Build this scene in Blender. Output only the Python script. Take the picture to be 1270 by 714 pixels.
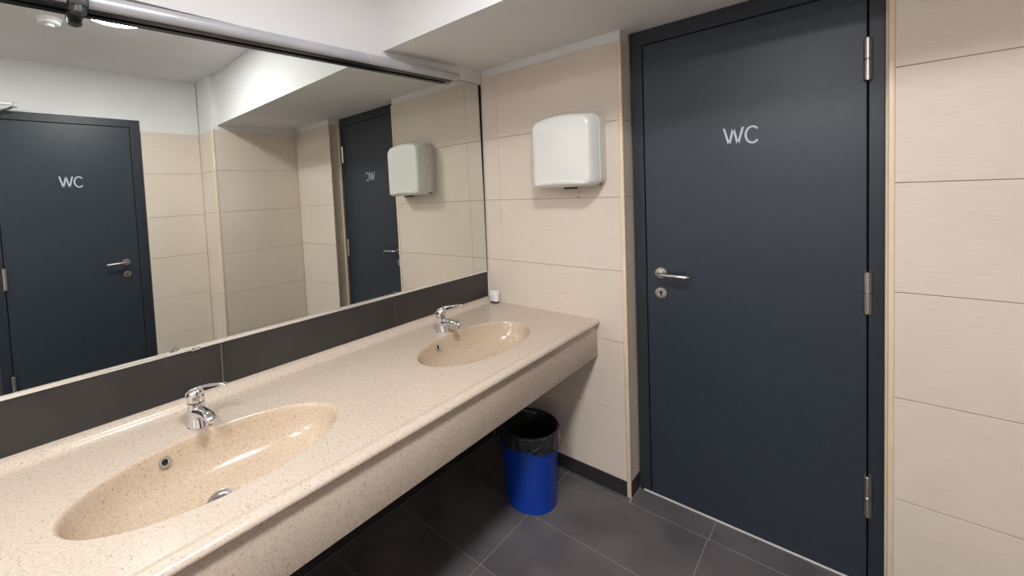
import bpy, bmesh, math, random
from mathutils import Vector, Matrix, noise
random.seed(7)
for o in list(bpy.data.objects): bpy.data.objects.remove(o)
sc = bpy.context.scene
COL = sc.collection
PI = math.pi

# ------------------------------------------------------------------ camera
cam_d = bpy.data.cameras.new('camera')
cam = bpy.data.objects.new('camera', cam_d); COL.objects.link(cam)
AX, AY, AZ = -0.04487, 0.04375, 0.77120
FPX, CX, CY = 525.551, 546.012, 262.130
Rz = Matrix.Rotation(AZ, 3, 'Z'); Rx = Matrix.Rotation(AX, 3, 'X'); Ry = Matrix.Rotation(AY, 3, 'Y')
Rm = Rz @ Rx @ Ry                    # columns: right, forward, up
r_, f_, u_ = Rm.col[0], Rm.col[1], Rm.col[2]
M = Matrix(((r_.x, u_.x, -f_.x, 1.5793), (r_.y, u_.y, -f_.y, -2.0181), (r_.z, u_.z, -f_.z, 1.5148), (0, 0, 0, 1)))
cam.matrix_world = M
cam_d.sensor_fit = 'HORIZONTAL'; cam_d.sensor_width = 36.0
cam_d.lens = FPX / 1270 * 36.0
cam_d.shift_x = (635 - CX) / 1270
cam_d.shift_y = (CY - 357) / 1270
cam_d.clip_start = 0.02
sc.camera = cam

# ------------------------------------------------------------------ world, exposure, light strength
w = bpy.data.worlds.new('world'); sc.world = w; w.use_nodes = True
w.node_tree.nodes['Background'].inputs['Color'].default_value = (0.9, 0.93, 1.0, 1)
w.node_tree.nodes['Background'].inputs['Strength'].default_value = 0.05
sc.view_settings.view_transform = 'Standard'; sc.view_settings.look = 'None'
sc.view_settings.gamma = 1.0; sc.view_settings.use_curve_mapping = False
sc.view_settings.exposure = 0.08
LAMP_STRENGTH = 130.0

# ------------------------------------------------------------------ materials
def mat(name, color, rough=0.5, metal=0.0, spec=0.5, coat=0.0):
    m = bpy.data.materials.new(name); m.use_nodes = True
    b = m.node_tree.nodes['Principled BSDF']
    b.inputs['Base Color'].default_value = (*color, 1)
    b.inputs['Roughness'].default_value = rough
    b.inputs['Metallic'].default_value = metal
    b.inputs['Specular IOR Level'].default_value = spec
    b.inputs['Coat Weight'].default_value = coat
    return m

def srgb(r, g, b):
    f = lambda c: (c / 255 / 12.92) if c / 255 <= 0.04045 else ((c / 255 + 0.055) / 1.055) ** 2.4
    return (f(r), f(g), f(b))

def N(m, t): return m.node_tree.nodes.new(t)
def L(m, a, b): m.node_tree.links.new(a, b)

def noisy(m, c1, c2, scale, detail=4, vec_scale=(1, 1, 1), bump=0.0, bump_dist=0.002, lo=0.35, hi=0.65, rough=None):
    """colour between c1 and c2 by a world-position noise, with optional bump"""
    b = m.node_tree.nodes['Principled BSDF']
    g = N(m, 'ShaderNodeNewGeometry'); mp = N(m, 'ShaderNodeMapping'); mp.inputs['Scale'].default_value = vec_scale
    L(m, g.outputs['Position'], mp.inputs['Vector'])
    n = N(m, 'ShaderNodeTexNoise'); n.inputs['Scale'].default_value = scale; n.inputs['Detail'].default_value = detail
    L(m, mp.outputs[0], n.inputs['Vector'])
    r = N(m, 'ShaderNodeValToRGB'); r.color_ramp.elements[0].position = lo; r.color_ramp.elements[1].position = hi
    r.color_ramp.elements[0].color = (*c1, 1); r.color_ramp.elements[1].color = (*c2, 1)
    L(m, n.outputs['Fac'], r.inputs['Fac']); L(m, r.outputs[0], b.inputs['Base Color'])
    if bump:
        bp = N(m, 'ShaderNodeBump'); bp.inputs['Strength'].default_value = bump; bp.inputs['Distance'].default_value = bump_dist
        L(m, n.outputs['Fac'], bp.inputs['Height']); L(m, bp.outputs[0], b.inputs['Normal'])
    if rough:
        mr = N(m, 'ShaderNodeMapRange'); mr.inputs['To Min'].default_value = rough[0]; mr.inputs['To Max'].default_value = rough[1]
        L(m, n.outputs['Fac'], mr.inputs['Value']); L(m, mr.outputs[0], b.inputs['Roughness'])
    return n

PLASTER = mat('plaster', srgb(232, 230, 228), 0.8)
noisy(PLASTER, srgb(227, 226, 226), srgb(231, 230, 230), 3, bump=0.05)
CEILP = mat('ceiling_paint', srgb(224, 222, 218), 0.9)
noisy(CEILP, srgb(229, 228, 228), srgb(234, 233, 233), 4, bump=0.04)

# beige wall tile: fine horizontal wavy ribs
TILE = mat('beige_tile', srgb(210, 196, 180), 0.42)
def beige():
    m = TILE; b = m.node_tree.nodes['Principled BSDF']
    g = N(m, 'ShaderNodeNewGeometry')
    mp = N(m, 'ShaderNodeMapping'); mp.inputs['Scale'].default_value = (11, 11, 260)
    L(m, g.outputs['Position'], mp.inputs['Vector'])
    n1 = N(m, 'ShaderNodeTexNoise'); n1.inputs['Scale'].default_value = 1.0; n1.inputs['Detail'].default_value = 3; n1.inputs['Roughness'].default_value = 0.6
    L(m, mp.outputs[0], n1.inputs['Vector'])
    n2 = N(m, 'ShaderNodeTexNoise'); n2.inputs['Scale'].default_value = 2.2; n2.inputs['Detail'].default_value = 3
    L(m, g.outputs['Position'], n2.inputs['Vector'])
    r1 = N(m, 'ShaderNodeValToRGB'); r1.color_ramp.elements[0].position = 0.3; r1.color_ramp.elements[1].position = 0.66
    r1.color_ramp.elements[0].color = (*srgb(218, 204, 190), 1); r1.color_ramp.elements[1].color = (*srgb(226, 213, 200), 1)
    L(m, n1.outputs['Fac'], r1.inputs['Fac'])
    mx = N(m, 'ShaderNodeMixRGB'); mx.blend_type = 'MULTIPLY'; mx.inputs['Fac'].default_value = 1
    r2 = N(m, 'ShaderNodeValToRGB'); r2.color_ramp.elements[0].position = 0.3; r2.color_ramp.elements[1].position = 0.7
    r2.color_ramp.elements[0].color = (0.93, 0.92, 0.90, 1); r2.color_ramp.elements[1].color = (1, 1, 1, 1)
    L(m, n2.outputs['Fac'], r2.inputs['Fac'])
    L(m, r1.outputs[0], mx.inputs[1]); L(m, r2.outputs[0], mx.inputs[2]); L(m, mx.outputs[0], b.inputs['Base Color'])
    bp = N(m, 'ShaderNodeBump'); bp.inputs['Strength'].default_value = 0.3; bp.inputs['Distance'].default_value = 0.001
    L(m, n1.outputs['Fac'], bp.inputs['Height']); L(m, bp.outputs[0], b.inputs['Normal'])
beige()
GROUT = mat('beige_grout', srgb(150, 133, 118), 0.9)
TRIMM = mat('beige_edge_trim', srgb(226, 205, 178), 0.4)
noisy(TRIMM, srgb(222, 200, 172), srgb(230, 210, 184), 12)
DARKT = mat('charcoal_tile', srgb(66, 62, 62), 0.42)
noisy(DARKT, srgb(43, 40, 40), srgb(54, 51, 50), 5, detail=6, bump=0.06, rough=(0.34, 0.5))
BASET = mat('black_baseboard_tile', srgb(48, 46, 47), 0.4)
noisy(BASET, srgb(44, 42, 43), srgb(52, 50, 51), 8)
FLOORT = mat('dark_floor_tile', srgb(84, 80, 82), 0.45)
noisy(FLOORT, srgb(86, 81, 83), srgb(106, 101, 102), 4.5, detail=8, bump=0.06, rough=(0.36, 0.55))
FGROUT = mat('grey_floor_grout', srgb(158, 152, 150), 0.9)
DOORM = mat('dark_blue_grey_door', srgb(62, 69, 76), 0.38)
noisy(DOORM, srgb(42, 50, 60), srgb(46, 54, 64), 30, bump=0.03)
FRAMEM = mat('dark_blue_grey_frame', srgb(48, 53, 60), 0.4)
noisy(FRAMEM, srgb(38, 44, 52), srgb(42, 48, 56), 30)
GAPM = mat('black_gap', (0.004, 0.004, 0.005), 0.9)
LETTER = mat('light_grey_lettering', srgb(190, 194, 202), 0.5)
STEEL = mat('brushed_steel', (0.56, 0.53, 0.50), 0.3, 1.0)
DRAINM = mat('worn_drain_metal', (0.42, 0.40, 0.39), 0.42, 0.9)
CHROME = mat('chrome', (0.78, 0.78, 0.80), 0.07, 1.0)
ALU = mat('aluminium', (0.50, 0.50, 0.53), 0.33, 0.15)
noisy(ALU, (0.46, 0.46, 0.49), (0.52, 0.52, 0.55), 6)
EDGEM = mat('bright_mirror_edge', (0.85, 0.84, 0.80), 0.25, 0.6)
BLACKP = mat('black_plastic', (0.012, 0.012, 0.013), 0.35)
GREYP = mat('dark_grey_plastic', (0.05, 0.05, 0.055), 0.35)
MIRROR = mat('mirror_silver', (0.76, 0.78, 0.74), 0.0, 1.0)
DRYW = mat('off_white_plastic', srgb(222, 221, 215), 0.22, coat=0.3)
DRYS = mat('off_white_plastic_base', srgb(216, 216, 205), 0.3)
WHITEP = mat('white_plastic', srgb(238, 238, 238), 0.3)
SILIC = mat('white_sealant', srgb(215, 212, 208), 0.5)
BLUE = mat('blue_plastic', srgb(8, 62, 170), 0.3)
LINER = mat('black_bin_liner', (0.018, 0.018, 0.019), 0.28)
noisy(LINER, (0.012, 0.012, 0.013), (0.03, 0.03, 0.031), 30, bump=0.5, bump_dist=0.004)
GLASSD = mat('lamp_diffuser', (1, 1, 1), 0.5)
b = GLASSD.node_tree.nodes['Principled BSDF']
b.inputs['Emission Color'].default_value = (0.98, 0.985, 1.0, 1); b.inputs['Emission Strength'].default_value = LAMP_STRENGTH

# speckled cream solid-surface
STONE = mat('speckled_cream_stone', srgb(228, 208, 178), 0.24, spec=0.4)
def stone(m, c_lo, c_hi):
    b = m.node_tree.nodes['Principled BSDF']
    g = N(m, 'ShaderNodeNewGeometry')
    n0 = N(m, 'ShaderNodeTexNoise'); n0.inputs['Scale'].default_value = 120; n0.inputs['Detail'].default_value = 5
    L(m, g.outputs['Position'], n0.inputs['Vector'])
    r0 = N(m, 'ShaderNodeValToRGB'); r0.color_ramp.elements[0].position = 0.25; r0.color_ramp.elements[1].position = 0.65
    r0.color_ramp.elements[0].color = (*c_lo, 1); r0.color_ramp.elements[1].color = (*c_hi, 1)
    L(m, n0.outputs['Fac'], r0.inputs['Fac'])
    cur = r0.outputs[0]
    for sc_, thr, col in ((150, 0.20, srgb(134, 108, 82)), (80, 0.15, srgb(138, 112, 84)), (260, 0.22, srgb(140, 114, 88)), (110, 0.18, srgb(208, 197, 182))):
        v = N(m, 'ShaderNodeTexVoronoi'); v.inputs['Scale'].default_value = sc_; v.inputs['Randomness'].default_value = 1
        mp = N(m, 'ShaderNodeMapping'); mp.inputs['Location'].default_value = (sc_ * .13, .7, .2)
        mp.inputs['Rotation'].default_value = (sc_ * .1, .4, .9)
        L(m, g.outputs['Position'], mp.inputs['Vector']); L(m, mp.outputs[0], v.inputs['Vector'])
        nn = N(m, 'ShaderNodeTexNoise'); nn.inputs['Scale'].default_value = sc_ * 0.45
        L(m, mp.outputs[0], nn.inputs['Vector'])
        gt = N(m, 'ShaderNodeMapRange'); gt.inputs['From Min'].default_value = thr; gt.inputs['From Max'].default_value = thr + 0.08
        gt.inputs['To Min'].default_value = 1; gt.inputs['To Max'].default_value = 0
        L(m, v.outputs['Distance'], gt.inputs['Value'])
        g2 = N(m, 'ShaderNodeMapRange'); g2.inputs['From Min'].default_value = 0.5; g2.inputs['From Max'].default_value = 0.6
        L(m, nn.outputs['Fac'], g2.inputs['Value'])
        mu = N(m, 'ShaderNodeMath'); mu.operation = 'MULTIPLY'; L(m, gt.outputs[0], mu.inputs[0]); L(m, g2.outputs[0], mu.inputs[1])
        mu2 = N(m, 'ShaderNodeMath'); mu2.operation = 'MULTIPLY'; L(m, mu.outputs[0], mu2.inputs[0]); mu2.inputs[1].default_value = 0.62
        mx = N(m, 'ShaderNodeMixRGB'); mx.inputs[2].default_value = (*col, 1)
        L(m, mu2.outputs[0], mx.inputs[0]); L(m, cur, mx.inputs[1]); cur = mx.outputs[0]
    L(m, cur, b.inputs['Base Color'])
    return m
stone(STONE, srgb(192, 175, 157), srgb(203, 189, 174))
BASINM = mat('speckled_stone_warm_bounce', srgb(214, 190, 158), 0.19, spec=0.4)  # counter stone with warm light bounced inside the bowls put into its colour
stone(BASINM, srgb(190, 169, 145), srgb(204, 184, 162))

# ------------------------------------------------------------------ mesh helpers
def link(name, bm, material, parent=None, smooth=False, angle=None):
    me = bpy.data.meshes.new(name); bm.normal_update()
    bm.to_mesh(me); bm.free()
    me.materials.append(material)
    if smooth or angle:
        for p in me.polygons: p.use_smooth = True
        if angle: me.set_sharp_from_angle(angle=math.radians(angle))
    o = bpy.data.objects.new(name, me); COL.objects.link(o)
    if parent: o.parent = parent
    return o

def empty(name, loc=(0, 0, 0), rz=0):
    o = bpy.data.objects.new(name, None); COL.objects.link(o); o.location = loc; o.rotation_euler = (0, 0, rz)
    o.empty_display_size = 0.05
    return o

def tag(o, label, cat, group=None, kind=None):
    o['label'] = label; o['category'] = cat
    if group: o['group'] = group
    if kind: o['kind'] = kind
    return o

def box(bm, x0, x1, y0, y1, z0, z1, bev=0.0, seg=2):
    r = bmesh.ops.create_cube(bm, size=1)
    vs = r['verts']
    for v in vs:
        v.co = Vector(((x0 + x1) / 2 + v.co.x * (x1 - x0), (y0 + y1) / 2 + v.co.y * (y1 - y0), (z0 + z1) / 2 + v.co.z * (z1 - z0)))
    if bev:
        es = list({e for v in vs for e in v.link_edges})
        bmesh.ops.bevel(bm, geom=es, offset=bev, segments=seg, profile=0.5, affect='EDGES')
    return vs

def ring_loft(bm, rings, close_start=True, close_end=True, cyclic=True):
    vr = [[bm.verts.new(p) for p in r] for r in rings]
    n = len(vr[0])
    for a, b in zip(vr[:-1], vr[1:]):
        for i in range(n if cyclic else n - 1):
            j = (i + 1) % n
            try: bm.faces.new((a[i], a[j], b[j], b[i]))
            except ValueError: pass
    if close_start: bm.faces.new(list(reversed(vr[0])))
    if close_end: bm.faces.new(vr[-1])
    bmesh.ops.recalc_face_normals(bm, faces=bm.faces[:])
    return vr

def circ(c, r, n=32, axis='Z', r2=None):
    r2 = r2 or r; out = []
    for i in range(n):
        a = 2 * PI * i / n; p, q = r * math.cos(a), r2 * math.sin(a)
        if axis == 'Z': out.append(Vector((c[0] + p, c[1] + q, c[2])))
        elif axis == 'Y': out.append(Vector((c[0] + p, c[1], c[2] + q)))
        else: out.append(Vector((c[0], c[1] + p, c[2] + q)))
    return out

def lathe(bm, c, prof, n=32, axis='Z', s=1, close=(True, True)):
    """prof: list of (radius, height along axis)"""
    rings = []
    for r, h in prof:
        cc = list(c); cc[{'X': 0, 'Y': 1, 'Z': 2}[axis]] += h * s
        rings.append(circ(cc, max(r, 1e-4), n, axis))
    return ring_loft(bm, rings, *close)

def tube(bm, pts, rad, n=16, flat=None):
    """sweep circle (or ellipse flat=(ra,rb) list) along pts, planar-ish paths"""
    pts = [Vector(p) for p in pts]; rings = []
    up0 = Vector((0, 0, 1))
    for i, p in enumerate(pts):
        t = (pts[min(i + 1, len(pts) - 1)] - pts[max(i - 1, 0)]).normalized()
        ref = up0 if abs(t.dot(up0)) < 0.95 else Vector((0, 1, 0))
        s = t.cross(ref).normalized(); u = s.cross(t).normalized()
        ra, rb = (rad[i], rad[i]) if flat is None else flat[i]
        rings.append([p + s * ra * math.cos(2 * PI * k / n) + u * rb * math.sin(2 * PI * k / n) for k in range(n)])
    return ring_loft(bm, rings)

def quad(bm, pts):
    return bm.faces.new([bm.verts.new(p) for p in pts])

# one tile = chamfered slab; face plane given by origin + axes
def tile_obj(name, parent, material, O, U, V, Nn, u0, u1, v0, v1, gap=0.0022, th=0.006, ch=0.0011, ugap=None):
    """front face lies on the plane through O; Nn points out into the room"""
    O, U, V, Nn = Vector(O), Vector(U), Vector(V), Vector(Nn)
    ug = gap if ugap is None else ugap
    u0 += ug / 2; u1 -= ug / 2; v0 += gap / 2; v1 -= gap / 2
    bm = bmesh.new()
    def rg(d, h): return [O + U * a + V * b + Nn * h for a, b in ((u0 + d, v0 + d), (u1 - d, v0 + d), (u1 - d, v1 - d), (u0 + d, v1 - d))]
    ring_loft(bm, [rg(0, -th), rg(0, -ch), rg(ch, 0)], True, True)
    return link(name, bm, material, parent)

def tile_face(parent, material, O, U, V, Nn, us, vs, **k):
    name = k.pop('name', 'tile'); jit = k.pop('jit', 0.0002)
    for a, b in zip(us[:-1], us[1:]):
        for c, d in zip(vs[:-1], vs[1:]):
            j = random.uniform(-jit, jit)
            tile_obj(name, parent, material, Vector(O) + Vector(Nn) * j, U, V, Nn, a, b, c, d, **k)

def slab(name, parent, material, *boxes):
    bm = bmesh.new()
    for b_ in boxes: box(bm, *b_)
    return link(name, bm, material, parent)

# ------------------------------------------------------------------ key dimensions (metres)
XT = 0.817      # left edge of the door recess (end wall, left part ends)
XR = 1.679      # right edge of the door recess
D = 0.106       # depth of door plane
ZT = 2.177      # top of the wall tiling
ZC = 2.621      # ceiling
XW = 2.263      # face of the pier on the opposite side
XV = 2.591      # opposite wall
YP = -0.75      # front of the pier
YB = -4.7       # rear wall
TH = 0.006
UX, UY, UZ = (1, 0, 0), (0, 1, 0), (0, 0, 1)
NX, NY = (-1, 0, 0), (0, -1, 0)

# ------------------------------------------------------------------ structure
floor = slab('floor', None, FGROUT, (-0.02, XV + 0.05, YB - 0.05, 0.35, -0.12, -0.0012))
tag(floor, 'floor of dark charcoal tiles with thin pale joints', 'floor', kind='structure')
xs = [0.0, 0.497, 1.142, 1.787, 2.432, XV]
ys = [YB, -4.424, -4.058, -3.692, -3.326, -2.96, -2.594, -2.228, -1.862, -1.496, -1.130, -0.762, -0.396, -0.030]
tile_face(floor, FLOORT, (0, 0, 0), UX, UY, UZ, xs, ys, gap=0.0022, ch=0.0008, jit=0.0001)
for a, b_ in ((XT + .004, 1.147), (1.147, XR - .004)):
    tile_obj('tile', floor, FLOORT, (0, 0, 0), UX, UY, UZ, a, b_, -0.030, D + 0.05, gap=0.0022, ch=0.0008)
tile_obj('tile', floor, FLOORT, (0, 0, 0), UX, UY, UZ, 0.0, 0.497, -0.030, 0.0, gap=0.0022, ch=0.0008)
tile_obj('tile', floor, FLOORT, (0, 0, 0), UX, UY, UZ, 0.497, XT, -0.030, 0.0, gap=0.0022, ch=0.0008)
tile_obj('tile', floor, FLOORT, (0, 0, 0), UX, UY, UZ, XR, XW, -0.030, 0.0, gap=0.0022, ch=0.0008)

ceil = slab('ceiling', None, CEILP, (-0.2, XV + 0.2, YB - 0.2, -0.5, ZC, ZC + 0.1))
tag(ceil, 'plain white painted ceiling', 'ceiling', kind='structure')

# lowered beam (soffit) over the end of the room, very slightly out of level as in the photo
bm = bmesh.new()
y_l, y_r = -0.735, -0.700
zA, zB, zC_, zD = 2.187, 2.213, 2.228, 2.236      # front left, front right(at x=.64), end left, end right
def soff(x, y):
    fx = x / 2.4; fy = (y + 0.73) / 0.73
    return (2.188 + 0.020 * min(fx, 1)) * (1 - fy) + (2.231 - 0.004 * min(fx, 1)) * fy
pts_b = [(-0.2, y_l), (XW + 0.1, y_r), (XW + 0.1, 0.35), (-0.2, 0.35)]
low = []
for x, y in pts_b:
    low.append(Vector((x, y, soff(x, min(y, 0.0)) if y < 0.3 else soff(x, 0.0) + 0.004)))
ring_loft(bm, [low, [Vector((p.x, p.y, ZC + 0.05)) for p in low]])
beam = link('trim_1', bm, PLASTER)
tag(beam, 'white lowered ceiling beam in front of the door wall', 'beam', kind='structure')

# mirror wall
wl = slab('wall_left', None, PLASTER, (-0.15, -0.018, YB - 0.1, 0.2, 0, ZC + 0.05), (-0.02, 0.0, YB - 0.1, 0.2, 2.145, ZC + 0.05))
tag(wl, 'white plastered mirror wall with charcoal tiles below', 'wall', kind='structure')
slab('grout_bed', wl, GROUT, (-0.02, -0.003, YB, 0.0, 0, 0.86))
LT = [YB, -3.886, -3.097, -2.308, -1.519, -0.73, 0.0]
tile_face(wl, BASET, (0.0, 0, 0), UY, UZ, UX, LT, [0.0, 0.085, 0.45, 0.815], gap=0.002)
# splashback course between counter and mirror
sb = slab('trim_2', None, FGROUT, (-0.02, -0.004, YB, 0.0, 0.85, 1.026))
tag(sb, 'row of charcoal splashback tiles between the counter and the mirror', 'splashback', kind='structure')
tile_face(sb, DARKT, (0.0, 0, 0), UY, UZ, UX, LT, [0.855, 1.027], gap=0.0032)
s_ = slab('sealant_strip', sb, SILIC, (0.0, 0.006, -0.007, 0.0, 0.87, 1.03)); s_['label'] = 'white corner sealant line'

# end wall left of the door
ZL = [0.076, 0.418, 0.758, 1.104, 1.456, 1.815, ZT]
we = slab('wall_end', None, PLASTER, (-0.15, XT - 0.004, TH, 0.36, 0, ZC))
tag(we, 'beige tiled end wall with the hand dryer, left of the door', 'wall', kind='structure')
slab('grout_bed', we, GROUT, (0.0, XT - 0.004, 0.003, TH + 0.01, 0, ZT - 0.001), (XT - 0.02, XT - 0.003, 0.003, D + 0.03, 0, ZT - 0.001))
tile_face(we, TILE, (0, 0, 0), UX, UZ, NY, [0.002, 0.112, XT - 0.018], ZL, ugap=0.0006)
tile_face(we, TILE, (XT, 0, 0), UY, UZ, UX, [0.002, D + 0.03], [0.076, 0.44, 0.776, 1.117, 1.456, 1.815, ZT])
# small empty screw hole under the dryer
bm = bmesh.new(); lathe(bm, (0.591, -0.0008, 1.462), [(0.0035, 0), (0.0035, 0.0006)], 12, 'Y')
o = link('screw_hole', bm, GAPM, we); o['label'] = 'small dark screw hole in the tile'

# end wall right of the door
wr = slab('wall_end_right', None, PLASTER, (XR + 0.004, XW + 0.1, TH, 0.36, 0, ZC))
tag(wr, 'beige ribbed tile wall right of the door', 'wall', kind='structure')
slab('grout_bed', wr, GROUT, (XR + 0.004, XW, 0.003, TH + 0.01, 0, ZT - 0.001), (XR + 0.003, XR + 0.02, 0.003, D + 0.03, 0, ZT - 0.001))
ZR = [0.076, 0.423, 0.770, 1.123, 1.481, 1.851, ZT]
tile_face(wr, TILE, (0, 0, 0), UX, UZ, NY, [XR + 0.001, XW - 0.001], ZR)
tile_face(wr, TILE, (XR, 0, 0), UY, UZ, NX, [0.002, D + 0.03], ZR)

o = slab('sealant_strip', wr, TRIMM, (1.6635, XR + 0.001, D - 0.012, D + 0.06, 0.0, ZT)); o['label'] = 'pale filler strip beside the door frame'

# pier on the opposite side (seen in the mirror)
wp = slab('wall_pier', None, PLASTER, (XW + TH, XV + 0.2, YP + TH, 0.2, 0, ZC))
tag(wp, 'projecting beige tiled pier with white top, seen in the mirror', 'wall', kind='structure')
slab('grout_bed', wp, GROUT, (XW + 0.003, XV, YP + 0.003, 0.0, 0, ZT - 0.012))
ZP = [0.076, 0.42, 0.765, 1.112, 1.468, 1.822, ZT - 0.008]
tile_face(wp, TILE, (XW, 0, 0), UY, UZ, NX, [YP + 0.018, 0.0], ZP)
tile_face(wp, TILE, (0, YP, 0), UX, UZ, NY, [XW + 0.002, XV], ZP)
# opposite wall
Q0, Q2 = -1.188, -2.100      # door 2 frame outer edges
wv = slab('wall_right', None, PLASTER, (XV + TH, XV + 0.2, YB - 0.1, Q2 - 0.0, 0, ZC), (XV + TH, XV + 0.2, Q0, YP, 0, ZC),
          (XV + TH, XV + 0.2, Q2, Q0, 2.256, ZC))
tag(wv, 'beige tiled wall with white upper band, opposite the mirror', 'wall', kind='structure')
slab('grout_bed', wv, GROUT, (XV + 0.003, XV + 0.02, YB, Q2, 0, ZT - 0.012), (XV + 0.003, XV + 0.02, Q0, YP, 0, ZT - 0.012))
ZV = [0.076, 0.445, 0.765, 1.112, 1.455, 1.818, ZT - 0.012]
tile_face(wv, TILE, (XV, 0, 0), UY, UZ, NX, [Q0 + 0.001, YP], ZV)
tile_face(wv, TILE, (XV, 0, 0), UY, UZ, NX, [YB, Q2 - 0.001], ZV)
# rear wall, behind the camera
wb = slab('wall_rear', None, PLASTER, (-0.15, XV + 0.2, YB - 0.15, YB - TH, 0, ZC))
tag(wb, 'white rear wall behind the viewer', 'wall', kind='structure')
# light-tight outer shell behind door recess
slab_o = slab('wall_recess', None, GAPM, (XT - 0.1, XR + 0.1, 0.34, 0.36, 0, ZC))
tag(slab_o, 'unseen dark light-tight panel behind the door', 'wall', kind='structure')

# baseboards
def skirt(name, label, *bx):
    bm = bmesh.new()
    for q in bx: box(bm, *q, bev=0.0012, seg=1)
    return tag(link(name, bm, BASET), label, 'baseboard', kind='structure')
skirt('baseboard_end', 'black tile baseboard under the beige end wall, left of the door', (0.004, XT - 0.018, -0.003, 0.003, 0.001, 0.075), (XT - 0.003, XT + 0.003, 0.002, D + 0.002, 0.001, 0.075))
skirt('baseboard_end_right', 'black tile baseboard right of the door', (XR + 0.001, XW - 0.002, -0.003, 0.003, 0.001, 0.075))
skirt('baseboard_pier', 'black tile baseboard round the pier', (XW - 0.003, XW + 0.003, YP + 0.018, -0.004, 0.001, 0.075), (XW + 0.003, XV - 0.004, YP - 0.003, YP + 0.003, 0.001, 0.075))
skirt('baseboard_right', 'black tile baseboard on the wall opposite the mirror', (XV - 0.003, XV + 0.003, Q0 + 0.002, YP - 0.004, 0.001, 0.075), (XV - 0.003, XV + 0.003, YB + 0.004, Q2 - 0.002, 0.001, 0.075))

# corner edge strips
def strip(name, label, x0, x1, y0, y1, z1=ZT):
    bm = bmesh.new(); box(bm, x0, x1, y0, y1, 0.001, z1, bev=0.0035, seg=3)
    return tag(link(name, bm, TRIMM, None, angle=40), label, 'edge strip', kind='structure')
strip('trim_3', 'pale beige edge strip on the wall corner left of the door', XT - 0.018, XT + 0.0015, -0.003, 0.014)
strip('trim_4', 'pale beige edge strip on the wall corner right of the door', XR - 0.013, XR + 0.0025, -0.003, 0.014)
strip('trim_5', 'pale beige edge strip on the pier corner, seen in the mirror', XW - 0.003, XW + 0.014, YP - 0.003, YP + 0.018, ZT - 0.008)
bm = bmesh.new(); box(bm, 0.842, 1.655, D - 0.006, D + 0.002, 0.0, 0.007, bev=0.0015, seg=1)
tag(link('trim_6', bm, SILIC), 'thin pale threshold line under the door', 'threshold', kind='structure')

# ------------------------------------------------------------------ doors
def letter_W(bm, x0, x1, z0, z1, t, d):
    w_ = x1 - x0; q = [(x0, z1), (x0 + w_ * 0.27, z0), (x0 + w_ * 0.5, z1 - .0), (x0 + w_ * 0.73, z0), (x1, z1)]
    hw = t * 0.54
    for (a, za), (b_, zb) in zip(q[:-1], q[1:]):
        f = [Vector((a - hw, 0, za)), Vector((a + hw, 0, za)), Vector((b_ + hw, 0, zb)), Vector((b_ - hw, 0, zb))]
        if za < zb: pass
        ring_loft(bm, [f, [v + Vector((0, -d, 0)) for v in f]])

def letter_C(bm, cx, cz, rx, rz, t, d):
    n = 28; a0, a1 = math.radians(42), math.radians(318)
    rings = []
    for i in range(n + 1):
        a = a0 + (a1 - a0) * i / n; c, s = math.cos(a), math.sin(a)
        po = Vector((cx + rx * c, 0, cz + rz * s)); pi_ = Vector((cx + (rx - t) * c, 0, cz + (rz - t) * s))
        dv = Vector((0, -d, 0))
        rings.append([po, pi_, pi_ + dv, po + dv])
    ring_loft(bm, rings)

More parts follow.
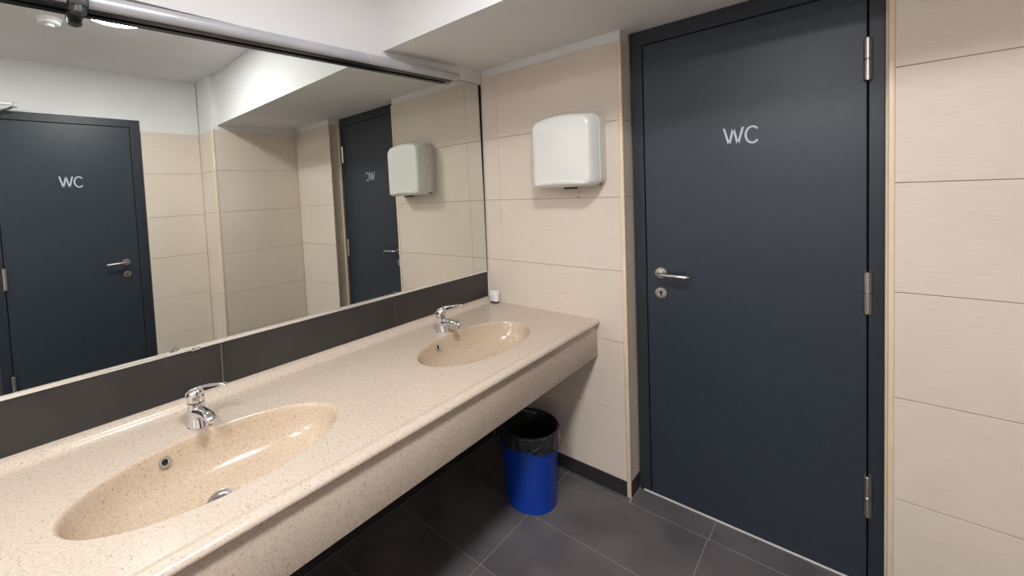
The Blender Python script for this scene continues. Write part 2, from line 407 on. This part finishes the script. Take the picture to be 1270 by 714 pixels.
def make_door(name, label, W, H, fl, fr, ft, wc, handle_x, loc, rz, hinges, sgn=1):
    """local frame: x along the door from the handle side edge of the leaf, y into the wall, z up; front face at y=0"""
    root = empty(name, loc, rz); tag(root, label, 'door', kind='structure')
    g = 0.0045
    bm = bmesh.new()
    box(bm, -fl, -g, 0.0, 0.10, 0.0, H + ft, bev=0.0015, seg=1)
    box(bm, W + g, W + fr, 0.0, 0.10, 0.0, H + ft, bev=0.0015, seg=1)
    box(bm, -g - .001, W + g + .001, 0.0, 0.10, H + g, H + ft, bev=0.0015, seg=1)
    link('frame', bm, FRAMEM, root)
    bm = bmesh.new()
    box(bm, -g - .001, 0.02, 0.045, 0.055, 0.0, H + g + .001); box(bm, W - 0.02, W + g + .001, 0.045, 0.055, 0.0, H + g + .001)
    box(bm, -g, W + g, 0.045, 0.055, H - 0.02, H + g + .001)
    link('gap_shade', bm, GAPM, root)  # black strips behind the leaf gaps, the shade of their depth painted in
    bm = bmesh.new(); box(bm, 0, W, 0.001, 0.041, 0.008, H, bev=0.0015, seg=1)
    link('leaf', bm, DOORM, root)
    for (z0, z1) in hinges:
        bm = bmesh.new()
        xc = W + 0.002
        zm = (z0 + z1) / 2
        for a, b_ in ((z0, zm - 0.001), (zm + 0.001, z1)):
            lathe(bm, (xc, -0.008, a), [(0.0095, 0), (0.0115, 0.002), (0.0115, b_ - a - 0.002), (0.0095, b_ - a)], 20)
        lathe(bm, (xc, -0.008, z0 + .005), [(0.007, 0), (0.007, z1 - z0 - .01)], 16)
        box(bm, xc - .003, xc + .003, -0.008, 0.02, z0 + 0.01, z1 - 0.01)
        link('hinge', bm, STEEL, root, angle=35)
    # handle
    hx, hz = handle_x
    h = empty('handle', (hx, 0, hz)); h.parent = root
    bm = bmesh.new(); lathe(bm, (0, 0.001, 0), [(0.0265, 0), (0.0265, 0.006), (0.024, 0.009), (0.012, 0.0095)], 36, 'Y', -1)
    link('rose', bm, STEEL, h, angle=35)
    bm = bmesh.new()
    tube(bm, [(0, 0, 0), (0, -0.022, 0), (0, -0.036, 0), (0.003, -0.046, 0), (0.011, -0.053, 0), (0.024, -0.055, 0), (0.07, -0.055, -.001), (0.112, -0.054, -.002), (0.124, -0.049, -.002), (0.129, -0.042, -.002)],
         [0.0095] * 8 + [0.0092, 0.006], 16)
    link('lever', bm, STEEL, h, smooth=True)
    k = empty('escutcheon', (hx - 0.001, 0, hz - 0.094)); k.parent = root
    bm = bmesh.new(); lathe(bm, (0, 0.001, 0), [(0.0265, 0), (0.0265, 0.005), (0.0245, 0.008), (0.015, 0.0085), (0.0145, 0.006), (0.001, 0.006)], 36, 'Y', -1)
    link('rose', bm, STEEL, k, angle=35)
    bm = bmesh.new(); lathe(bm, (0, -0.0045, 0.003), [(0.006, 0), (0.006, 0.002)], 16, 'Y', -1); box(bm, -0.0025, 0.0025, -0.0065, -0.0045, -0.013, 0.003)
    o = link('keyhole', bm, GAPM, k); o['label'] = 'dark keyhole slot'
    x0, x1, z0, z1 = wc; t = (z1 - z0) * 0.105
    w_ = x1 - x0; wW = w_ * 0.60
    bm = bmesh.new(); letter_W(bm, x0, x0 + wW, z0, z1, t, 0.0012)
    for v in bm.verts:
        v.co.y += 0.001
        if sgn < 0: v.co.x = x0 + x1 - v.co.x      # as the photo shows it, it reads WC in the mirror
    if sgn < 0: bmesh.ops.reverse_faces(bm, faces=bm.faces[:])
    o = link('letter', bm, LETTER, root); o['label'] = 'pale grey letter W'
    bm = bmesh.new(); rz_ = (z1 - z0) / 2 * 1.04; letter_C(bm, x0 + wW + w_ * 0.045 + rz_ * .72, (z0 + z1) / 2, rz_ * .72, rz_, t * 1.05, 0.0012)
    for v in bm.verts:
        v.co.y += 0.001
        if sgn < 0: v.co.x = x0 + x1 - v.co.x      # as the photo shows it, it reads WC in the mirror
    if sgn < 0: bmesh.ops.reverse_faces(bm, faces=bm.faces[:])
    o = link('letter', bm, LETTER, root); o['label'] = 'pale grey letter C'
    return root

WLF = 0.741
make_door('door_1', 'dark blue grey WC door in the end wall beside the hand dryer', WLF, 2.156, 0.055, 0.044, 0.071,
          (0.317, 0.427, 1.659, 1.729), (0.062, 1.094), (0.878, D, 0), 0, [(0.269, 0.420), (1.016, 1.167), (1.838, 1.985)])
make_door('door_2', 'dark blue grey WC door on the wall opposite, seen only in the mirror', 0.765, 2.192, 0.073, 0.060, 0.060,
          (0.322, 0.445, 1.718, 1.800), (0.085, 1.114), (XV - .001, -1.263, 0), -PI / 2, [(0.27, 0.42), (1.02, 1.17), (1.86, 2.01)], -1)

# ------------------------------------------------------------------ mirror
mi = empty('wall_mirror', (0, -1.3, 1.03))
tag(mi, 'large frameless mirror along the left wall above the splashback', 'mirror')
def mx_(z): return -0.009 * (z - 1.05) + 0.0005
bm = bmesh.new()
ya, yb_ = -2.75, -0.010
r0 = [Vector((mx_(1.036), ya + 1.3, 1.036 - 1.03)), Vector((mx_(1.036), yb_ + 1.3 , 1.036 - 1.03)), Vector((mx_(2.139), yb_ + 1.3 , 2.139 - 1.03)), Vector((mx_(2.139), ya + 1.3, 2.139 - 1.03))]
dyaw = 0.002
for v in r0: v.x -= dyaw * (v.y + 0.3 - 1.3)
ring_loft(bm, [[v + Vector((-0.006, 0, 0)) for v in r0], r0])
link('glass', bm, MIRROR, mi)
bm = bmesh.new(); box(bm, -0.012, 0.0045, ya + 1.3, yb_ + 1.3, -0.004, 0.0062, bev=0.002, seg=2)
o = link('edge_strip', bm, EDGEM, mi, angle=40); o['label'] = 'bright polished lower edge'
for yy in (-1.60,):
    bm = bmesh.new(); box(bm, -0.008, 0.0075, yy + 1.3 - 0.014, yy + 1.3 + 0.014, -0.0065, 0.004, bev=0.003, seg=2)
    o = link('clip', bm, CHROME, mi, angle=40)
bm = bmesh.new(); box(bm, -0.016, -0.004, -0.0105 + 1.3, 1.3, -0.003, 1.11)
link('edge_gap', bm, GAPM, mi)

# ------------------------------------------------------------------ light bar above the mirror (unlit)
lb = empty('mirror_light_bar', (0.0, -1.0, 2.12))
tag(lb, 'unlit grey tubular light bar fixed along the top of the mirror', 'light')
def zb(y): return 2.139 + (y + 0.24) * 0.026
def bar_prof(y, s=1.0, x0=0.026, flat=0):
    out = []
    for i in range(24):
        a = 2 * PI * i / 24
        px = 0.024 * math.copysign(abs(math.cos(a)) ** 0.8, math.cos(a)); pz = 0.0225 * math.copysign(abs(math.sin(a)) ** 0.8, math.sin(a))
        out.append(Vector((x0 + px * s, y + 1.0, zb(y) - 2.12 + pz * s)))
    return out
bm = bmesh.new(); ring_loft(bm, [bar_prof(y) for y in (-1.815, -1.2, -0.7, -0.262)])
link('diffuser_tube', bm, ALU, lb, angle=40)
bm = bmesh.new(); ring_loft(bm, [bar_prof(-0.262, 1.02), bar_prof(-0.245, 1.02), bar_prof(-0.241, 0.9)])
link('end_cap', bm, ALU, lb, angle=40)
bm = bmesh.new()
rs = []
for y in (-2.5, -0.285):
    z = zb(y) - 2.12 - 0.0225; rs.append([Vector((0.004, y + 1, z - 0.0025)), Vector((0.030, y + 1, z - 0.0025)), Vector((0.032, y + 1, z + 0.004)), Vector((0.004, y + 1, z + 0.004))])
ring_loft(bm, rs)
o = link('base_channel', bm, BLACKP, lb); o['label'] = 'black channel under the tube'
for yy in (-1.838,):
    bm = bmesh.new(); z = zb(yy) - 2.12
    box(bm, 0.0, 0.066, yy + 1 - 0.020, yy + 1 + 0.020, z - 0.028, z + 0.03, bev=0.004)
    lathe(bm, (0.046, yy + 1, z - 0.048), [(0.010, 0), (0.017, 0.004), (0.018, 0.012), (0.018, 0.024)], 20)
    link('bracket', bm, GREYP, lb, angle=40)
for yy in (-0.58, 0.22):
    bm = bmesh.new(); box(bm, 0.0, 0.02, yy - 0.02, yy + 0.02, zb(yy - 1) - 2.13, zb(yy - 1) - 2.11)
    link('wall_mount', bm, GREYP, lb)
bm = bmesh.new(); ring_loft(bm, [bar_prof(-2.5, .8), bar_prof(-1.862, .8)])
o = link('diffuser_tube', bm, ALU, lb, angle=40)

# ------------------------------------------------------------------ washbasin counter
ct = empty('washbasin_counter', (0.35, -1.7, 0.0))
tag(ct, 'long speckled cream stone counter with two oval basins below the mirror', 'counter')
CT0 = Vector((0.35, -1.7, 0.0))
Y0, Y1 = -3.38, -0.0015
AXE, BYE = 0.170, 0.333
SINKS = [(0.392, -1.656), (0.389, -0.592), (0.392, -2.72)]
ZK = 0.85
bm = bmesh.new()
# top surface with oval openings: columns of y; regions
XA, XB_ = 0.052, 0.644
NS = 96
def ell(cx, cy, k, z, ex=1.0):
    return [Vector((cx + AXE * k * math.cos(2 * PI * i / NS), cy + BYE * k * math.sin(2 * PI * i / NS), z)) for i in range(NS)]
def rectpts(cx, cy, ylo, yhi):
    out = []
    for i in range(NS):
        a = 2 * PI * i / NS; dx, dy = AXE * math.cos(a), BYE * math.sin(a)
        tx = ((XB_ - cx) / dx) if dx > 1e-9 else ((XA - cx) / dx if dx < -1e-9 else 1e9)
        ty = ((yhi - cy) / dy) if dy > 1e-9 else ((ylo - cy) / dy if dy < -1e-9 else 1e9)
        t = min(tx, ty); out.append(Vector((cx + dx * t, cy + dy * t, ZK)))
    # snap nearest points to the corners
    for c in ((XA, ylo), (XA, yhi), (XB_, ylo), (XB_, yhi)):
        j = min(range(NS), key=lambda k: (out[k].x - c[0]) ** 2 + (out[k].y - c[1]) ** 2)
        out[j] = Vector((c[0], c[1], ZK))
    return out
seg_y = [Y0]
for cx, cy in sorted(SINKS, key=lambda s: s[1]):
    lo, hi = max(cy - 0.42, Y0), cy + 0.42
    if lo - seg_y[-1] > 1e-4: quad(bm, [(XA, seg_y[-1], ZK), (XB_, seg_y[-1], ZK), (XB_, lo, ZK), (XA, lo, ZK)])
    o_, i_ = rectpts(cx, cy, lo, hi), ell(cx, cy, 1.0, ZK)
    vo = [bm.verts.new(p) for p in o_]; vi = [bm.verts.new(p) for p in i_]
    for k in range(NS):
        bm.faces.new((vi[k], vo[k], vo[(k + 1) % NS], vi[(k + 1) % NS]))
    seg_y.append(hi)
quad(bm, [(XA, seg_y[-1], ZK), (XB_, seg_y[-1], ZK), (XB_, Y1, ZK), (XA, Y1, ZK)])
# swept edges: rear upstand with cove, front bullnose
rear = [(XA, ZK), (0.044, 0.8504), (0.0375, 0.8525), (0.033, 0.857), (0.030, 0.863), (0.026, 0.8685), (0.019, 0.873), (0.010, 0.876), (0.0005, 0.877), (0.0005, 0.82)]
front = [(XB_, ZK), (0.650, 0.8506), (0.656, 0.8524), (0.664, 0.853), (0.673, 0.8518), (0.680, 0.848), (0.6845, 0.843), (0.686, 0.838), (0.6845, 0.833), (0.680, 0.829), (0.672, 0.8265), (0.64, 0.8265)]
for prof in (rear, front):
    a = [bm.verts.new((x, Y0, z)) for x, z in prof]; b_ = [bm.verts.new((x, Y1, z)) for x, z in prof]
    for k in range(len(prof) - 1): bm.faces.new((a[k], b_[k], b_[k + 1], a[k + 1]))
# end faces
for yy in (Y0, Y1):
    pr_ = [(x, z) for x, z in rear[::-1]] + [(x, z) for x, z in front]
    bm.faces.new([bm.verts.new((x, yy, z)) for x, z in pr_])
bmesh.ops.remove_doubles(bm, verts=bm.verts[:], dist=1e-5)
bmesh.ops.recalc_face_normals(bm, faces=bm.faces[:])
for v in bm.verts: v.co -= CT0
link('worktop', bm, STONE, ct, angle=50)
bm = bmesh.new(); box(bm, 0.655, 0.671, Y0, -0.0015, 0.668, 0.8275, bev=0.002, seg=2)
for v in bm.verts: v.co -= CT0
link('apron', bm, STONE, ct, angle=40)
for cx, cy in SINKS:
    bm = bmesh.new()
    prof = [(1.0, 0.0), (0.992, -0.0007), (0.982, -0.0035), (0.972, -0.009), (0.962, -0.018), (0.945, -0.036), (0.915, -0.060), (0.87, -0.080), (0.80, -0.098), (0.70, -0.112), (0.56, -0.122), (0.40, -0.1265), (0.24, -0.129)]
    rings = [ell(cx - 0.024 * max(0, 1 - k / 0.75), cy, k, ZK + dz) for k, dz in prof]
    # last ring blends into the round drain seat
    rings.append([Vector((cx - 0.024 + 0.034 * math.cos(2 * PI * i / NS), cy + 0.034 * math.sin(2 * PI * i / NS), ZK - 0.130)) for i in range(NS)])
    rings.append([Vector((cx - 0.024 + 0.020 * math.cos(2 * PI * i / NS), cy + 0.020 * math.sin(2 * PI * i / NS), ZK - 0.150)) for i in range(NS)])
    ring_loft(bm, rings, False, True)
    # shell below so that it has thickness from beneath
    under = [ell(cx, cy, 1.02, ZK - 0.024), ell(cx, cy, 0.99, ZK - 0.06), ell(cx, cy, 0.86, ZK - 0.118), ell(cx, cy, 0.6, ZK - 0.142), ell(cx, cy, 0.2, ZK - 0.154)]
    bm2 = bmesh.new(); ring_loft(bm2, under, False, True)
    me_t = bpy.data.meshes.new('t'); bm2.to_mesh(me_t); bm2.free(); bm.from_mesh(me_t); bpy.data.meshes.remove(me_t)
    for v in bm.verts: v.co -= CT0
    link('basin', bm, BASINM, ct, smooth=True)
    # drain
    bm = bmesh.new()
    lathe(bm, (cx - 0.024, cy, ZK - 0.131), [(0.0375, -0.001), (0.0375, 0.003), (0.0362, 0.0042), (0.0275, 0.0040), (0.0240, 0.002), (0.0215, -0.004), (0.0195, -0.016)], 40, close=(False, False))
    for v in bm.verts: v.co -= CT0
    dr = link('drain', bm, DRAINM, ct, angle=40)
    bm = bmesh.new(); lathe(bm, (cx - 0.024, cy, ZK - 0.146), [(0.0195, 0), (0.0195, 0.001)], 24)
    lathe(bm, (cx - 0.024, cy, ZK - 0.145), [(0.008, 0), (0.012, 0.006), (0.010, 0.010), (0.001, 0.011)], 20)
    for v in bm.verts: v.co -= CT0
    link('drain_hole', bm, GAPM, dr)
    # overflow on the rear slope of the bowl
    tt = math.asin((-0.105 - 0.0) / BYE)
    kz, zz = 0.952, ZK - 0.033
    px_, py_ = cx - AXE * kz * math.cos(tt) + 0.0045, cy + BYE * kz * math.sin(tt)
    nrm = Vector((0.86, -0.10 * (1 if -0.105 > 0 else -1) , 0.45)).normalized()
    bm = bmesh.new()
    lathe(bm, (0, 0, 0), [(0.0150, -0.004), (0.0150, 0.001), (0.0135, 0.0028), (0.0095, 0.003), (0.0075, 0.001), (0.0075, -0.012)], 32, close=(False, False))
    Mo = Matrix.Translation(Vector((px_, py_, zz)) - CT0) @ nrm.to_track_quat('Z', 'Y').to_matrix().to_4x4()
    bmesh.ops.transform(bm, matrix=Mo, verts=bm.verts[:])
    ov = link('overflow_ring', bm, STEEL, ct, angle=40)
    bm = bmesh.new(); lathe(bm, (0, 0, 0), [(0.0078, -0.002), (0.0078, 0.0004)], 24)
    bmesh.ops.transform(bm, matrix=Mo, verts=bm.verts[:]); link('overflow_hole', bm, GAPM, ov)

# ------------------------------------------------------------------ faucets
def make_faucet(loc, label, rz=0.0):
    f = empty('basin_faucet', loc, rz); tag(f, label, 'faucet', group='chrome faucets on the counter')
    def oval(cx, rx, ry, z, n=40):
        return [Vector((cx + rx * math.cos(2 * PI * i / n), ry * math.sin(2 * PI * i / n), z)) for i in range(n)]
    bm = bmesh.new(); ring_loft(bm, [oval(0.006, 0.0335, 0.0275, 0), oval(0.006, 0.034, 0.028, 0.0022), oval(0.006, 0.0325, 0.0265, 0.0036)])
    link('base_ring', bm, CHROME, f, angle=40)
    bm = bmesh.new()
    ring_loft(bm, [oval(0.006, 0.0325, 0.0265, 0.0034), oval(0.005, 0.0310, 0.0255, 0.012), oval(0.003, 0.0280, 0.0245, 0.026), oval(0.001, 0.0255, 0.0240, 0.045), oval(0.0, 0.0245, 0.0240, 0.062), oval(0.0, 0.0240, 0.0238, 0.071)])
    link('body', bm, CHROME, f, angle=50)
    # thick rounded spout growing out of the body
    bm = bmesh.new()
    tube(bm, [(0.000, 0, 0.036), (0.022, 0, 0.044), (0.045, 0, 0.051), (0.070, 0, 0.056), (0.095, 0, 0.058), (0.112, 0, 0.056), (0.122, 0, 0.051), (0.125, 0, 0.047)], None, 28,
         flat=[(0.0225, 0.026), (0.0215, 0.020), (0.0185, 0.0150), (0.0168, 0.0125), (0.0162, 0.0120), (0.0155, 0.0115), (0.012, 0.009), (0.005, 0.004)])
    sp = link('spout', bm, CHROME, f, smooth=True)
    bm = bmesh.new(); lathe(bm, (0.108, 0, 0.036), [(0.0095, 0), (0.0115, 0.001), (0.0115, 0.012), (0.0105, 0.018)], 28)
    link('aerator', bm, CHROME, sp, angle=40)
    # cap and lever, turned aside from the spout as in the photo
    th = math.radians(33); R3 = Matrix.Rotation(th, 4, 'Z')
    bm = bmesh.new()
    rings = []
    for z, r, k in ((0.0735, 0.0235, 0.0), (0.076, 0.0242, 0.0), (0.088, 0.0242, 0.10), (0.098, 0.0236, 0.22), (0.104, 0.0215, 0.30), (0.1085, 0.0150, 0.34), (0.110, 0.006, 0.34)):
        rings.append([Vector((p.x, p.y, z + k * p.x)) for p in circ((0, 0, 0), r, 36)])
    ring_loft(bm, rings); bmesh.ops.transform(bm, matrix=R3, verts=bm.verts[:])
    cp = link('cap', bm, CHROME, f, angle=60)
    bm = bmesh.new()
    P = [(-0.0255, 0, 0.080), (-0.0245, 0, 0.091), (-0.018, 0, 0.102), (-0.004, 0, 0.111), (0.018, 0, 0.1175), (0.045, 0, 0.1225), (0.075, 0, 0.1262), (0.098, 0, 0.1278), (0.106, 0, 0.1278)]
    tube(bm, P, None, 20, flat=[(0.006, 0.0025), (0.012, 0.0035), (0.018, 0.0045), (0.0195, 0.005), (0.016, 0.0045), (0.0115, 0.0036), (0.0095, 0.0032), (0.0100, 0.0034), (0.0075, 0.0022)])
    bmesh.ops.transform(bm, matrix=R3, verts=bm.verts[:])
    lv = link('lever', bm, CHROME, f, smooth=True)
    bm = bmesh.new(); box(bm, 0.086, 0.092, -0.0045, 0.0045, 0.1295, 0.1312, bev=0.0004, seg=1); bmesh.ops.transform(bm, matrix=R3, verts=bm.verts[:])
    link('lever_slot', bm, GREYP, lv)
    bm = bmesh.new(); lathe(bm, (0.0238, 0, 0.091), [(0.0032, 0), (0.0032, 0.0015)], 14, 'X'); bmesh.ops.transform(bm, matrix=R3, verts=bm.verts[:])
    link('temperature_mark', bm, GREYP, cp)
    return f
make_faucet((0.166, -1.652, 0.8502), 'chrome single lever faucet at the nearer, larger-looking basin', 0.04)
make_faucet((0.168, -0.592, 0.8502), 'chrome single lever faucet at the far basin near the end wall', 0.0)

# ------------------------------------------------------------------ small white box in the corner
wbx = empty('plastic_box', (0.068, -0.034, 0.850)); tag(wbx, 'small white plastic box standing in the counter corner by the end wall', 'box')
bm = bmesh.new(); box(bm, -0.024, 0.024, -0.016, 0.016, 0.010, 0.074, bev=0.006, seg=3); link('shell', bm, WHITEP, wbx, angle=50)
bm = bmesh.new(); box(bm, -0.022, 0.022, -0.015, 0.015, 0.0, 0.013, bev=0.003); link('base', bm, GREYP, wbx, angle=50)
bm = bmesh.new(); box(bm, -0.004, 0.003, -0.0172, -0.0155, 0.022, 0.066, bev=0.0006, seg=1); o = link('front_groove', bm, SILIC, wbx); o['label'] = 'grey groove down the front'

# ------------------------------------------------------------------ hand dryer
DX, DZ = 0.570, 1.512
hd = empty('hand_dryer', (DX, 0, DZ)); tag(hd, 'off-white plastic hand dryer on the beige end wall', 'hand dryer')
def outline(y, hw, z0, z1, arch, rc, n=12, skew=0.0):
    """rounded rectangle, top arched; returns points anticlockwise, local coordinates"""
    pts = []
    def arc(cx, cz, a0, a1, r):
        for i in range(n + 1):
            a = a0 + (a1 - a0) * i / n; pts.append([cx + r * math.cos(a), cz + r * math.sin(a)])
    arc(hw - rc, z0 + rc, -PI / 2, 0, rc); arc(hw - rc, z1 - rc, 0, PI / 2, rc)
    for i in range(1, 12): pts.append([(hw - rc) * (1 - 2 * i / 12), z1])
    arc(-hw + rc, z1 - rc, PI / 2, PI, rc); arc(-hw + rc, z0 + rc, PI, 1.5 * PI, rc)
    for i in range(1, 12): pts.append([-(hw - rc) * (1 - 2 * i / 12), z0])
    out = []
    for x, z in pts:
        zz = z + arch * (1 - (x / hw) ** 2) * max(0, (z - (z0 + z1) / 2) / ((z1 - z0) / 2))
        xx = x * (1 - 0.045 * (1 - math.cos(PI * min(max((z - z0) / (z1 - z0), 0), 1) * 2)) * -0.35)
        out.append(Vector((xx, y, zz)))
    return out
bm = bmesh.new()
ring_loft(bm, [outline(0.0, 0.168, 0.010, 0.333, 0.020, 0.03), outline(-0.050, 0.172, 0.008, 0.335, 0.021, 0.032), outline(-0.060, 0.169, 0.010, 0.332, 0.021, 0.032)])
link('back_shell', bm, DRYS, hd, angle=50)
bm = bmesh.new()
H_ = [(-0.056, 0.167, 0.012, 0.330, 0.020, 0.034), (-0.060, 0.1735, 0.004, 0.336, 0.021, 0.036), (-0.078, 0.1720, 0.002, 0.3365, 0.022, 0.036), (-0.080, 0.1690, 0.004, 0.3345, 0.022, 0.035), (-0.084, 0.1690, 0.004, 0.3345, 0.022, 0.035), (-0.087, 0.1705, 0.002, 0.336, 0.022, 0.036),
      (-0.115, 0.1610, 0.001, 0.331, 0.022, 0.036), (-0.133, 0.1510, 0.003, 0.325, 0.022, 0.034), (-0.141, 0.1450, 0.008, 0.319, 0.022, 0.032), (-0.1440, 0.138, 0.014, 0.312, 0.021, 0.028), (-0.1455, 0.12, 0.03, 0.296, 0.019, 0.024), (-0.148, 0.06, 0.09, 0.236, 0.009, 0.02), (-0.1485, 0.01, 0.155, 0.175, 0.0, 0.004)]
ring_loft(bm, [outline(*h) for h in H_])
link('front_cover', bm, DRYW, hd, angle=35)
bm = bmesh.new()   # protruding curved lip along the lower edge of the cover
rings = []
for i in range(25):
    s = -1 + 2 * i / 24; x = s * 0.134; zc_ = 0.026 - 0.010 * s * s; hh = 0.017 * math.sqrt(max(1 - abs(s) ** 6, 0.02)); yy = -0.139 + 0.004 * s * s
    rings.append([Vector((x, yy + 0.002 - 0.0230 * max(0, math.sin(a)) , zc_ + hh * math.cos(a))) for a in [PI * k / 10 for k in range(11)]] + [Vector((x, yy + 0.012, zc_))])
ring_loft(bm, rings)
o = link('lower_lip', bm, DRYW, hd, angle=60)
bm = bmesh.new(); lathe(bm, (0.02, -0.075, -0.010), [(0.030, 0), (0.034, 0.003), (0.034, 0.02)], 28); link('air_outlet', bm, GREYP, hd, angle=40)
for sx in (-0.157, 0.157):
    bm = bmesh.new(); lathe(bm, (sx, -0.045, 0.004), [(0.005, 0), (0.006, 0.003), (0.006, 0.012)], 14); link('screw', bm, GREYP, hd, angle=40)

# ------------------------------------------------------------------ waste bin
BX, BY = 0.449, -0.300
wbn = empty('waste_bin', (BX, BY, 0.0)); tag(wbn, 'round blue plastic waste bin with black liner under the counter', 'waste bin')
bm = bmesh.new()
lathe(bm, (0, 0, 0.001), [(0.114, 0), (0.121, 0.002), (0.1225, 0.010), (0.121, 0.014), (0.122, 0.018), (0.137, 0.355), (0.1405, 0.362), (0.1405, 0.370), (0.1365, 0.372), (0.134, 0.366), (0.118, 0.012), (0.001, 0.010)], 64)
link('bucket', bm, BLUE, wbn, angle=40)
bm = bmesh.new()
n = 128; rings = []
prof = [('in', 0.02), ('in', 0.12), ('in', 0.24), ('in', 0.34), ('rim', 0), ('rim', 1), ('out', 0.0), ('out', 0.2), ('out', 0.45), ('out', 0.7), ('out', 0.9), ('out', 1.0)]
for kind, t in prof:
    rg = []
    for i in range(n):
        a = 2 * PI * i / n
        nz = noise.noise(Vector((math.cos(a) * 3, math.sin(a) * 3, t * 2 + (5 if kind == 'in' else 0))))
        nf = noise.noise(Vector((math.cos(a) * 9, math.sin(a) * 9, t * 3)))
        fl = abs(math.sin(a * 9 + 2 * nz))
        if kind == 'in': r = 0.114 + 0.017 * (t / 0.34) + 0.004 * nz - 0.003 * fl; z = 0.022 + t
        elif kind == 'rim': r = 0.1345 + 0.0075 * t; z = 0.3765 + 0.0015 * nf
        else:
            drop = 0.072 + 0.014 * nz + 0.008 * math.sin(a * 2 + 1)
            r = 0.1445 - 0.0022 * t + 0.0035 * fl * (0.4 + t) + 0.003 * nf * (0.3 + t); z = 0.373 - drop * t
        rg.append(Vector((r * math.cos(a), r * math.sin(a), z)))
    rings.append(rg)
ring_loft(bm, rings, True, False)
o = link('bin_liner', bm, LINER, wbn, smooth=True); o['label'] = 'crumpled black bin liner folded over the rim'
bm = bmesh.new()   # knot / tucked fold at the front right of the liner
aa = math.radians(-48)
for k in range(5):
    a = aa + 0.05 * (k - 2); r0_ = 0.146
    tube(bm, [(r0_ * math.cos(a - .12), r0_ * math.sin(a - .12), 0.325 - .006 * k), (r0_ * 1.03 * math.cos(a), r0_ * 1.03 * math.sin(a), 0.318 + .004 * k), (r0_ * math.cos(a + .15), r0_ * math.sin(a + .15), 0.335 + .004 * k)], [0.002, 0.004, 0.0015], 8)
link('liner_fold', bm, LINER, wbn, smooth=True)

# ------------------------------------------------------------------ ceiling fittings
LR = 0.150
for ly, lab in ((-1.50, 'lit round white ceiling lamp whose edge shows in the mirror beside the smoke detector'), (-2.85, 'unseen round ceiling lamp added behind the viewer as fill light, middle one of the three'), (-4.2, 'unseen round ceiling lamp added behind the viewer as fill light, nearest the rear wall')):
    cl = empty('ceiling_lamp', (1.375, ly, ZC)); tag(cl, lab, 'lamp')  # rear lamps are unseen, added to lift the overall brightness
    bm = bmesh.new(); lathe(bm, (0, 0, 0), [(LR + 0.007, 0), (LR + 0.008, 0.003), (LR + 0.008, 0.012), (LR + 0.004, 0.015)], 64, s=-1); link('housing', bm, WHITEP, cl, angle=40)
    bm = bmesh.new(); lathe(bm, (0, 0, -0.0152), [(LR, 0), (LR - 0.001, 0.002), (LR - 0.02, 0.004), (0.001, 0.005)], 64, s=-1); link('diffuser', bm, GLASSD, cl, angle=40)

sd = empty('smoke_detector', (1.655, -1.765, ZC)); tag(sd, 'small round white smoke detector on the ceiling, seen in the mirror', 'smoke detector')
bm = bmesh.new(); lathe(bm, (0, 0, 0), [(0.056, 0), (0.057, 0.002), (0.057, 0.012), (0.054, 0.014)], 40, s=-1); link('base', bm, WHITEP, sd, angle=40)
bm = bmesh.new(); lathe(bm, (0, 0, -0.014), [(0.050, 0), (0.051, 0.003), (0.050, 0.012), (0.044, 0.018), (0.03, 0.020), (0.001, 0.0205)], 40, s=-1); link('cover', bm, WHITEP, sd, angle=40)
bm = bmesh.new(); lathe(bm, (0, 0, -0.034), [(0.022, 0), (0.022, 0.006), (0.017, 0.011), (0.001, 0.012)], 28, s=-1); link('sensor_cap', bm, WHITEP, sd, angle=40)

# door closer beside door 2 (its end shows at the left edge of the mirror)
dc = empty('door_closer', (XV, -2.25, 2.30)); tag(dc, 'silver door closer arm over the left corner of the mirrored door', 'door closer')
bm = bmesh.new(); box(bm, -0.05, 0.0, -0.10, 0.04, -0.03, 0.03, bev=0.004); link('closer_body', bm, ALU, dc, angle=40)
bm = bmesh.new(); box(bm, -0.098, -0.080, 0.0, 0.345, -0.022, -0.006, bev=0.003); box(bm, -0.09, -0.04, 0.0, 0.02, -0.02, -0.008); link('slide_rail', bm, WHITEP, dc, angle=40)
bm = bmesh.new(); tube(bm, [(-0.088, 0.34, -0.026), (-0.07, 0.27, -0.066), (-0.05, 0.17, -0.10), (-0.03, 0.0, -0.02)], [0.007] * 4, 10); link('arm', bm, GREYP, dc, smooth=True)
bm = bmesh.new(); box(bm, -0.101, -0.077, 0.325, 0.352, -0.036, -0.004, bev=0.004); link('end_joint', bm, ALU, dc, angle=40)
